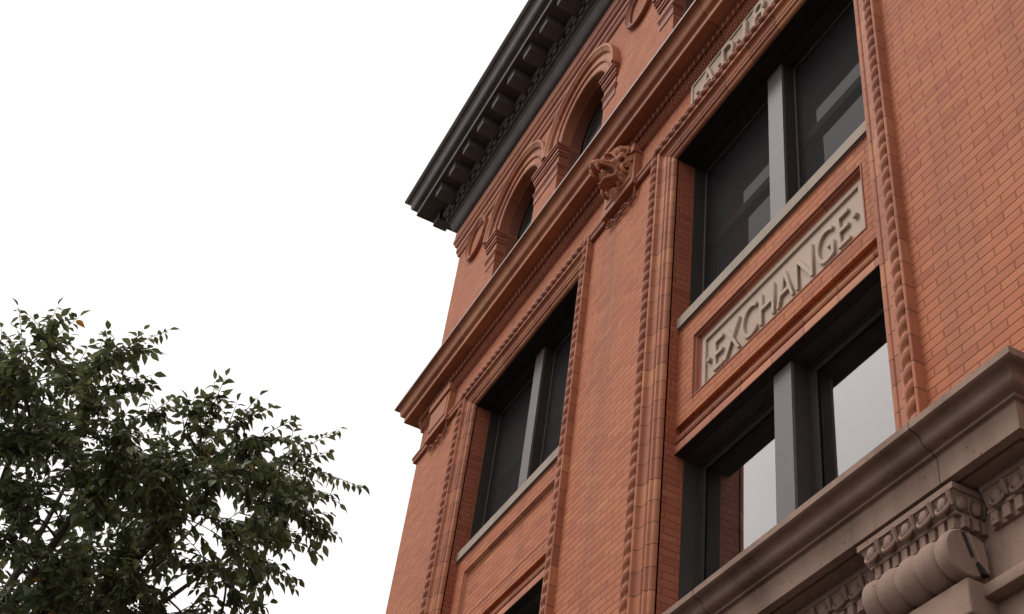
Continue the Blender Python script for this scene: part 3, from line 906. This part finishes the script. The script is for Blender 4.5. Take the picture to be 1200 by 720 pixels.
    for r0, r1, y0, y1, n, w in ((.195, .285, -.225, -.175, 17, .026), (.225, .330, -.205, -.135, 21, .029), (.255, .372, -.135, -.05, 25, .030), (.30, .385, -.06, -.0, 27, .030)):
        for k in range(n):
            a = -math.pi/2+2*math.pi*(k+.5)/n+rnd.uniform(-.05, .05)
            dn = abs((a+math.pi/2+math.pi) % (2*math.pi)-math.pi)
            if r0 < .2 and dn < 1.75: continue
            if r0 < .25 and dn < 1.15: continue
            lock(a, r0, r1*rnd.uniform(.95, 1.04), y0, y1, w*rnd.uniform(.9, 1.15), rnd.choice((-1, 1))*rnd.uniform(.10, .24))
    for s in (-1, 1):                                        # big curl beside the jaw
        pts = []
        for i in range(28):
            t = i/27; r = .088*(1-.75*t); a = 2.2+t*7.2
            pts.append((s*(.238+.03*t), -.105+r*math.cos(a), -.165+r*math.sin(a)))
        m.tube(pts, [.030*(1-.35*i/27) for i in range(28)], 8)
    for k in range(6): m.tube([(-.05+.02*k, -.20+.010*abs(k-2.5), -.36), (-.06+.024*k, -.13, -.42), (-.03+.012*k, -.07, -.49)], [.018, .024, .012], 6)
    m.v = [(p[0]*.88+px, p[1]*.86-.015, p[2]*.86+pz) for p in m.v]
    o = m.build("lion_head", LION, bld, recalc=False)
    md = o.modifiers.new("r", 'REMESH'); md.mode = 'VOXEL'; md.voxel_size = .0062
    sm = o.modifiers.new("s", 'SMOOTH'); sm.factor = .5; sm.iterations = 1
    dg = bpy.context.evaluated_depsgraph_get(); dg.update()
    me = bpy.data.meshes.new_from_object(o.evaluated_get(dg))
    o.modifiers.clear(); old = o.data; o.data = me; bpy.data.meshes.remove(old)
    me.polygons.foreach_set('use_smooth', [True]*len(me.polygons))
    if not me.materials: me.materials.append(LION)
lion((CB+CA)/2, 12.385)

# ---- white curtain inside the lower right-hand light
BASE = Vector((CA+.9, .62, 5.72))
m = MB(); secs = []
for i in range(61):
    t = i/60; x = CA+.525+.83*t; y = .515+.016*math.sin(t*34)+.010*math.sin(t*13+1)
    dx = (1-t)*-.10
    secs.append([(x+dx, y, 5.80), (x, y, 7.93), (x, y+.004, 7.93), (x+dx, y+.004, 5.80)])
m.loft(secs, closed=True)
cu = m.build("curtain", CURT, smooth=60)
cu['label'] = "white curtain hanging inside the lower window under the EXCHANGE panel"; cu['category'] = "curtain"

# ------------------------------------------------------------------ street tree
TIPS=[(-9.25,-4.68,7.05),(-10.60,-4.21,7.90),(-9.87,-3.73,7.48),(-9.10,-4.49,6.54),(-10.90,-3.74,6.71),(-8.59,-4.43,5.88),(-8.61,-3.58,6.98),(-9.36,-3.65,6.29),(-9.66,-4.16,6.55),(-9.84,-3.64,6.54),(-9.00,-4.26,5.57),(-10.23,-3.88,6.82),(-8.56,-3.11,7.07),(-9.12,-2.89,6.95),(-9.48,-3.49,6.43),(-10.42,-2.66,7.82),(-9.46,-3.68,7.08),(-10.65,-3.48,7.55),(-9.01,-4.34,6.63),(-8.51,-3.52,6.61),(-8.87,-4.97,7.27),(-9.74,-3.54,7.61),(-9.60,-3.00,6.85),(-8.29,-2.97,6.32),(-8.50,-4.90,7.19),(-10.60,-4.08,7.39),(-9.11,-3.99,7.33),(-10.66,-2.57,7.38),(-9.30,-3.61,6.56),(-9.64,-2.40,7.86),(-9.59,-4.58,6.85),(-9.57,-3.31,7.49),(-9.40,-2.83,7.48),(-8.92,-3.43,6.69),(-9.06,-3.80,5.94),(-9.64,-4.88,7.84),(-9.33,-3.43,7.12),(-10.52,-4.04,7.74),(-9.18,-4.01,6.27),(-8.37,-4.39,6.81),(-9.06,-4.83,7.39),(-10.81,-2.62,6.80),(-8.37,-3.25,6.78),(-10.32,-3.56,8.18),(-9.66,-3.45,6.30),(-8.25,-3.96,6.82),(-8.15,-4.29,6.99),(-8.17,-3.52,6.73),(-9.07,-3.96,5.74),(-8.96,-3.45,5.79),(-8.58,-3.51,5.98),(-10.52,-4.14,6.29),(-8.89,-4.10,6.80),(-8.85,-4.49,6.49),(-10.24,-3.45,6.99),(-9.17,-4.41,7.28),(-10.37,-3.54,7.21),(-8.38,-3.98,6.66),(-9.94,-3.39,6.25),(-9.90,-3.57,6.34),(-9.09,-2.77,7.49),(-9.57,-3.58,6.38),(-8.43,-4.82,7.15),(-9.36,-4.26,5.73),(-9.69,-3.78,5.93),(-10.99,-3.75,7.27),(-9.33,-2.52,7.12),(-8.47,-3.98,6.51),(-10.17,-3.70,6.38),(-10.98,-3.89,7.33),(-9.79,-3.81,7.11),(-9.86,-4.31,6.61),(-9.53,-3.76,5.84),(-8.44,-3.93,6.39),(-8.39,-4.24,7.10),(-9.48,-4.70,7.29),(-10.32,-3.52,7.03),(-10.94,-3.70,6.69),(-9.59,-4.71,7.83),(-9.05,-4.95,7.42),(-8.98,-4.54,7.05),(-9.00,-4.29,5.61),(-9.30,-3.98,7.06),(-10.64,-3.95,7.03),(-9.15,-4.49,7.79),(-10.92,-3.91,6.52),(-9.03,-4.44,6.20),(-9.26,-2.97,6.24),(-9.17,-4.95,7.40),(-9.86,-4.58,7.82),(-8.64,-3.96,7.12),(-9.42,-3.16,7.29),(-10.87,-4.42,7.50),(-9.05,-2.93,7.43),(-10.41,-3.78,6.29),(-8.11,-2.77,6.75),(-8.77,-3.23,5.81),(-9.23,-4.02,5.99),(-9.44,-3.22,6.31),(-10.14,-2.58,8.26),(-8.74,-3.50,6.00),(-8.71,-3.84,7.03),(-9.83,-3.49,6.95),(-10.28,-3.90,6.93),(-8.61,-3.75,6.84),(-9.46,-3.62,6.01),(-9.44,-4.35,7.32),(-9.62,-3.23,7.86),(-9.96,-4.25,6.01),(-8.82,-3.69,7.03),(-9.37,-4.63,7.26),(-9.12,-2.95,7.60),(-9.18,-3.55,7.26),(-8.95,-3.57,7.13),(-9.83,-4.58,7.52),(-9.40,-4.86,7.21),(-9.94,-2.47,7.80),(-8.41,-3.92,6.57),(-8.73,-2.76,6.78),(-10.21,-2.39,8.04),(-8.72,-3.85,5.80),(-10.81,-3.98,6.51),(-8.23,-4.24,6.75),(-9.90,-4.05,6.32),(-9.65,-3.93,6.33),(-10.01,-4.13,7.52),(-10.11,-3.48,7.49),(-9.56,-3.42,6.92),(-8.58,-4.42,6.39),(-8.63,-4.66,6.82),(-9.82,-2.46,7.88),(-9.01,-4.00,5.77),(-10.12,-3.33,6.49),(-10.86,-3.18,7.45),(-8.87,-4.46,7.64),(-8.57,-2.75,6.35),(-10.22,-4.48,7.82),(-8.94,-3.51,6.90),(-9.25,-3.01,6.62),(-9.57,-4.44,7.46),(-8.30,-2.67,6.88),(-8.75,-4.08,5.83),(-8.71,-3.61,6.91),(-10.01,-3.80,6.65),(-8.52,-3.44,6.60),(-10.59,-3.98,6.24),(-9.29,-4.48,7.91),(-10.63,-3.74,7.58),(-8.28,-3.62,6.66),(-9.19,-3.06,7.52)]
OFF=[(-8.98,-5.54,4.37),(-9.71,-4.59,6.23),(-11.81,-2.76,5.38),(-11.65,-2.54,5.49),(-8.56,-5.05,5.60),(-8.56,-5.27,6.82),(-10.81,-5.02,6.39),(-8.98,-4.26,4.62),(-8.87,-3.23,4.69),(-9.28,-4.78,4.83),(-10.94,-2.90,6.12),(-9.16,-4.82,4.73),(-9.47,-5.12,5.04),(-10.41,-5.06,6.49),(-10.90,-3.85,4.86),(-9.40,-3.18,4.31),(-9.05,-2.94,4.75),(-10.94,-4.22,4.12),(-10.18,-4.08,4.72),(-12.13,-5.30,4.51),(-9.36,-5.19,7.04),(-12.00,-3.76,5.41),(-10.13,-5.47,5.08),(-10.90,-3.93,4.50),(-9.03,-2.37,5.04),(-8.85,-5.71,4.49),(-9.08,-6.17,5.24),(-10.34,-5.42,5.38),(-11.57,-2.21,5.56),(-9.68,-6.04,4.99),(-11.12,-5.42,5.18),(-9.58,-5.08,4.73),(-9.47,-5.10,6.90),(-9.43,-4.83,4.32),(-11.17,-4.49,6.79),(-9.10,-3.73,5.40),(-11.59,-6.04,5.43),(-9.68,-6.14,5.40),(-10.22,-6.08,4.82),(-10.93,-4.00,4.83),(-12.03,-4.85,4.35),(-9.98,-5.42,5.75),(-10.45,-3.02,6.19),(-9.51,-4.29,4.70),(-10.10,-2.15,5.18),(-9.79,-6.17,6.61),(-10.75,-5.19,4.63),(-11.16,-3.99,5.97),(-11.78,-4.25,4.29),(-10.97,-4.61,7.11),(-10.41,-5.43,5.81),(-10.79,-2.88,5.65),(-10.66,-6.01,6.31),(-9.26,-3.57,4.17),(-9.10,-2.37,6.16),(-9.74,-5.25,6.86),(-9.77,-6.09,6.69),(-11.58,-3.34,4.52),(-11.86,-3.82,5.73),(-11.13,-6.68,5.82),(-11.55,-6.39,5.67),(-11.03,-5.96,7.31),(-8.97,-4.58,4.64),(-9.95,-5.26,4.34),(-11.35,-4.91,4.37),(-10.26,-2.42,5.27),(-10.59,-5.42,4.87),(-11.09,-3.08,5.85),(-11.16,-2.26,6.07),(-8.76,-5.87,4.70),(-8.58,-5.85,5.65),(-10.72,-3.63,5.97),(-10.79,-5.96,6.57),(-9.58,-3.45,4.89),(-11.34,-6.15,5.92),(-11.14,-5.06,4.88),(-11.72,-4.74,5.44),(-9.49,-5.95,6.10),(-10.72,-5.94,6.06),(-10.21,-2.58,5.74),(-9.40,-6.05,6.71),(-9.51,-2.36,4.99),(-9.21,-3.80,5.04),(-11.33,-3.54,6.03),(-9.68,-5.89,6.84),(-10.85,-6.56,7.46),(-8.46,-6.02,6.49),(-11.03,-6.34,5.94),(-8.71,-3.27,5.53),(-10.86,-6.00,4.57),(-10.32,-2.74,4.90),(-11.61,-2.34,5.11),(-10.05,-5.97,6.85),(-10.44,-4.12,4.54),(-11.35,-6.26,6.37),(-11.30,-6.10,6.35),(-8.93,-4.71,6.25),(-9.39,-5.32,5.09),(-11.05,-5.55,4.46),(-9.88,-4.19,4.29),(-9.14,-5.35,6.94),(-12.04,-5.86,4.89),(-11.28,-6.62,6.28),(-9.37,-5.31,4.08),(-11.39,-4.16,5.12),(-10.81,-4.98,7.99),(-9.84,-4.33,5.40),(-9.60,-4.48,4.04),(-9.70,-2.35,6.16),(-8.77,-5.31,7.16)]
SPRAY=[((-8.69,-4.76,7.48),(-8.55,-4.60,7.93)),((-8.25,-4.74,6.99),(-8.08,-4.99,7.47)),((-8.76,-4.78,7.74),(-8.71,-4.79,8.07)),((-9.39,-4.43,8.00),(-9.18,-4.27,8.25)),((-8.85,-4.24,7.91),(-8.75,-3.93,8.28)),((-8.80,-4.23,7.56),(-8.78,-3.89,7.73)),((-9.38,-3.89,7.79),(-9.29,-3.59,7.98)),((-8.49,-3.42,7.30),(-8.25,-3.42,7.68)),((-8.57,-3.53,7.35),(-8.52,-3.45,7.60)),((-9.07,-3.22,7.76),(-8.93,-2.92,8.05)),((-9.34,-2.68,7.85),(-8.98,-2.30,8.14)),((-9.26,-2.54,7.82),(-9.10,-1.95,7.74)),((-9.44,-2.57,7.74),(-9.26,-2.06,7.61)),((-8.32,-2.61,6.80),(-8.36,-2.24,6.76)),((-9.58,-2.58,7.33),(-9.52,-2.10,7.24)),((-9.69,-2.57,7.14),(-9.72,-2.17,6.98)),((-8.84,-4.96,7.37),(-8.56,-5.07,7.58)),((-9.04,-2.79,6.43),(-9.07,-2.55,6.34)),((-9.12,-4.30,7.97),(-8.98,-4.13,8.23)),((-8.87,-2.97,7.66),(-8.87,-2.62,7.77))]
def mat_leaf():
    T = NT("leaf_green"); g = T.n("ShaderNodeAttribute", attribute_name="tone", attribute_type='GEOMETRY')
    c = T.ramp(g.outputs['Fac'], [(0, (.046, .064, .027)), (.35, (.088, .115, .046)), (.7, (.175, .20, .085)), (.93, (.28, .28, .12)), (.965, (.24, .20, .06)), (.985, (.36, .16, .03)), (1, (.38, .16, .03))])
    b = T.n("ShaderNodeBsdfPrincipled"); T.link(c, b.inputs['Base Color']); b.inputs['Roughness'].default_value = .36
    b.inputs['Specular IOR Level'].default_value = .45
    t = T.n("ShaderNodeBsdfTranslucent"); T.link(c, t.inputs['Color'])
    m = T.n("ShaderNodeMixShader"); m.inputs[0].default_value = .36
    T.link(b.outputs[0], m.inputs[1]); T.link(t.outputs[0], m.inputs[2]); T.link(m.outputs[0], T.out.inputs[0])
    return T.m
LEAF = mat_leaf()
BARK = mat_stone("bark", (.075, .052, .045), (.04, .03, .027), .5, 9.0)
BASE = Vector((-10.1, -4.9, 0.0))
tree = empty("street_tree", BASE, "leafy dark green street tree in front of the pale sky, left of the brick building", "tree")
rnd = random.Random(11)
wood = MB()
def bez(a, b, c, d, n):
    out = []
    for i in range(n+1):
        t = i/n; out.append(a*(1-t)**3+b*(3*t*(1-t)**2)+c*(3*t*t*(1-t))+d*t**3)
    return out
T0 = Vector(BASE); TOP = Vector((-9.95, -4.55, 3.4))
trunk = bez(T0+Vector((0, 0, -.1)), T0+Vector((.05, .05, 1.2)), TOP-Vector((.05, .1, 1.0)), TOP, 10)
wood.tube(trunk, [.20-.006*i+(.06 if i == 0 else 0) for i in range(11)], 12)
limb_pts = []
for ex, ey, ez in ((-9.3, -4.75, 7.7), (-9.05, -3.9, 7.55), (-9.0, -3.0, 7.6), (-9.6, -2.8, 7.0), (-10.4, -3.0, 7.7), (-10.9, -4.2, 8.2), (-10.2, -5.4, 7.9), (-11.0, -5.8, 6.9), (-8.7, -5.3, 7.1)):
    e = Vector((ex, ey, ez)); d = e-TOP
    p = bez(TOP-Vector((0, 0, rnd.uniform(.05, .5))), TOP+Vector((d.x*.15, d.y*.15, d.z*.45)), TOP+d*.7+Vector((rnd.uniform(-.15, .15), rnd.uniform(-.15, .15), .25)), e, 16)
    wood.tube(p, [.060*(1-i/16)**.9+.007 for i in range(17)], 8)
    limb_pts += [(q, .060*(1-i/16)**.9+.007) for i, q in enumerate(p) if i >= 4]
LV, LF, LT = [], [], []
def leaf(p, d, nrm, L, tone):
    """pointed oval leaf, folded along its rib and curling down to the tip"""
    s = d.cross(nrm).normalized(); w = L*rnd.uniform(.24, .31); f = rnd.uniform(.25, .55); cl = rnd.uniform(.05, .28)
    b = len(LV)
    def P(t, k): return p+d*(L*t)+s*(w*k)+nrm*(abs(k)*w*f-L*cl*t*t)
    LV.extend([P(0, 0), P(.22, .72), P(.22, -.72), P(.5, 1.0), P(.5, 0), P(.5, -1.0), P(.8, .55), P(.8, -.55), P(1.06, 0)])
    for q in ((0, 1, 4), (0, 4, 2), (1, 3, 4), (2, 4, 5), (3, 6, 4), (4, 7, 5), (4, 6, 8), (4, 8, 7)):
        LF.append(tuple(b+i for i in q)); LT.append(tone)
def rv(k=1.0): return Vector((rnd.gauss(0, k), rnd.gauss(0, k), rnd.gauss(0, k)))
def twig(a, b, r0, tone0, start=.15, gap=.027, size=.088):
    L = (b-a).length
    if L < .05: return
    d = (b-a)/L
    mid = (a+b)/2+Vector((0, 0, L*.10))+rv(L*.04)
    pts = bez(a, a*.4+mid*.6, mid*.5+b*.5, b, 7)
    wood.tube(pts, [r0*(1-i/7.5)+.0013 for i in range(8)], 5)
    n = int(L*(1-start)/gap)
    side = d.cross(Vector((0, 0, 1)))
    if side.length < .1: side = d.cross(Vector((1, 0, 0)))
    side.normalize()
    for i in range(n+1):
        t = start+(1-start)*i/max(1, n); x = t*7; k = min(6, int(x)); p = pts[k].lerp(pts[k+1], x-k)
        s = 1 if i % 2 else -1
        ld = (d*rnd.uniform(.25, .8)+side*s*rnd.uniform(.6, 1.1)+Vector((0, 0, -rnd.uniform(.15, 1.1)))+rv(.22)).normalized()
        if i == n: ld = (d+Vector((0, 0, -.5))).normalized()
        nr = Vector((0, 0, 1))+rv(.35); nr = (nr-ld*nr.dot(ld)).normalized()
        tn = min(.96, max(0, tone0+rnd.gauss(0, .17)))
        if rnd.random() < .0025: tn = rnd.uniform(.97, 1.0)
        leaf(p+ld*.006, ld, nr, size*rnd.uniform(.72, 1.22), tn)
def nearest(p):
    best = None
    for q, r in limb_pts:
        dd = (p-q); c = dd.length+max(0, -dd.z)*.8
        if best is None or c < best[0]: best = (c, q, r)
    return best[1], best[2]
def spray(tip, full=True):
    tip = Vector(tip); q, r = nearest(tip)
    d = tip-q; L = d.length
    if L < .12: d = rv(.3); L = d.length; q = tip-d
    pts = bez(q, q+d*.35+Vector((0, 0, .12*L)), q+d*.7+Vector((0, 0, .12*L)), tip, 9)
    r0 = min(r*.6, .006+.010*L)
    wood.tube(pts, [r0*(1-i/10)+.0018 for i in range(10)], 6)
    limb_pts.extend([(pts[i], r0*(1-i/10)) for i in (4, 6)])
    tone = rnd.uniform(.16, .58)
    nt = rnd.randint(6, 9) if full else rnd.randint(3, 5)
    for k in range(nt):
        t = rnd.uniform(.35, 1.0); x = t*9; i = min(8, int(x)); p = pts[i].lerp(pts[i+1], x-i)
        dirn = (d.normalized()*.9+rv(.50)+Vector((0, 0, -.05))).normalized()
        twig(p, p+dirn*rnd.uniform(.16, .36), .0042, tone)
    twig(pts[6], tip, .004, tone)
for t in TIPS: spray(t)
for t in OFF: spray(t, False)
outer = [q for q, r in limb_pts if q.y < -4.75 and q.z > 5.0]
for k in range(70):
    q = outer[rnd.randrange(len(outer))]
    spray(q+Vector((rnd.gauss(-.15, .35), -abs(rnd.gauss(.25, .3)), rnd.gauss(.05, .3))), False)
for a, b in SPRAY:
    a, b = Vector(a), Vector(b); q, r = nearest(a)
    m_ = (q+a)/2+Vector((0, 0, .08))
    pts = bez(q, m_, a-(b-a)*.3, a, 8); wood.tube(pts, [.011*(1-i/11)+.002 for i in range(9)], 6)
    twig(a-(b-a)*.25, b, .0048, .45, .05, .026, .078)
    d = b-a
    for k in range(7):
        p = a.lerp(b, rnd.uniform(-.3, .35)); e = p+(d.normalized()+rv(.55)).normalized()*rnd.uniform(.15, .34)
        twig(p, e, .004, .42)
wood.build("trunk", BARK, tree, smooth=180)
me = bpy.data.meshes.new("crown")
me.from_pydata([(p.x-BASE.x, p.y-BASE.y, p.z-BASE.z) for p in LV], [], LF)
at_ = me.attributes.new("tone", 'FLOAT', 'FACE'); at_.data.foreach_set('value', LT)
me.materials.append(LEAF)
o = bpy.data.objects.new("crown", me); COL.objects.link(o); o.parent = tree
print("leaves", len(LT)//8)
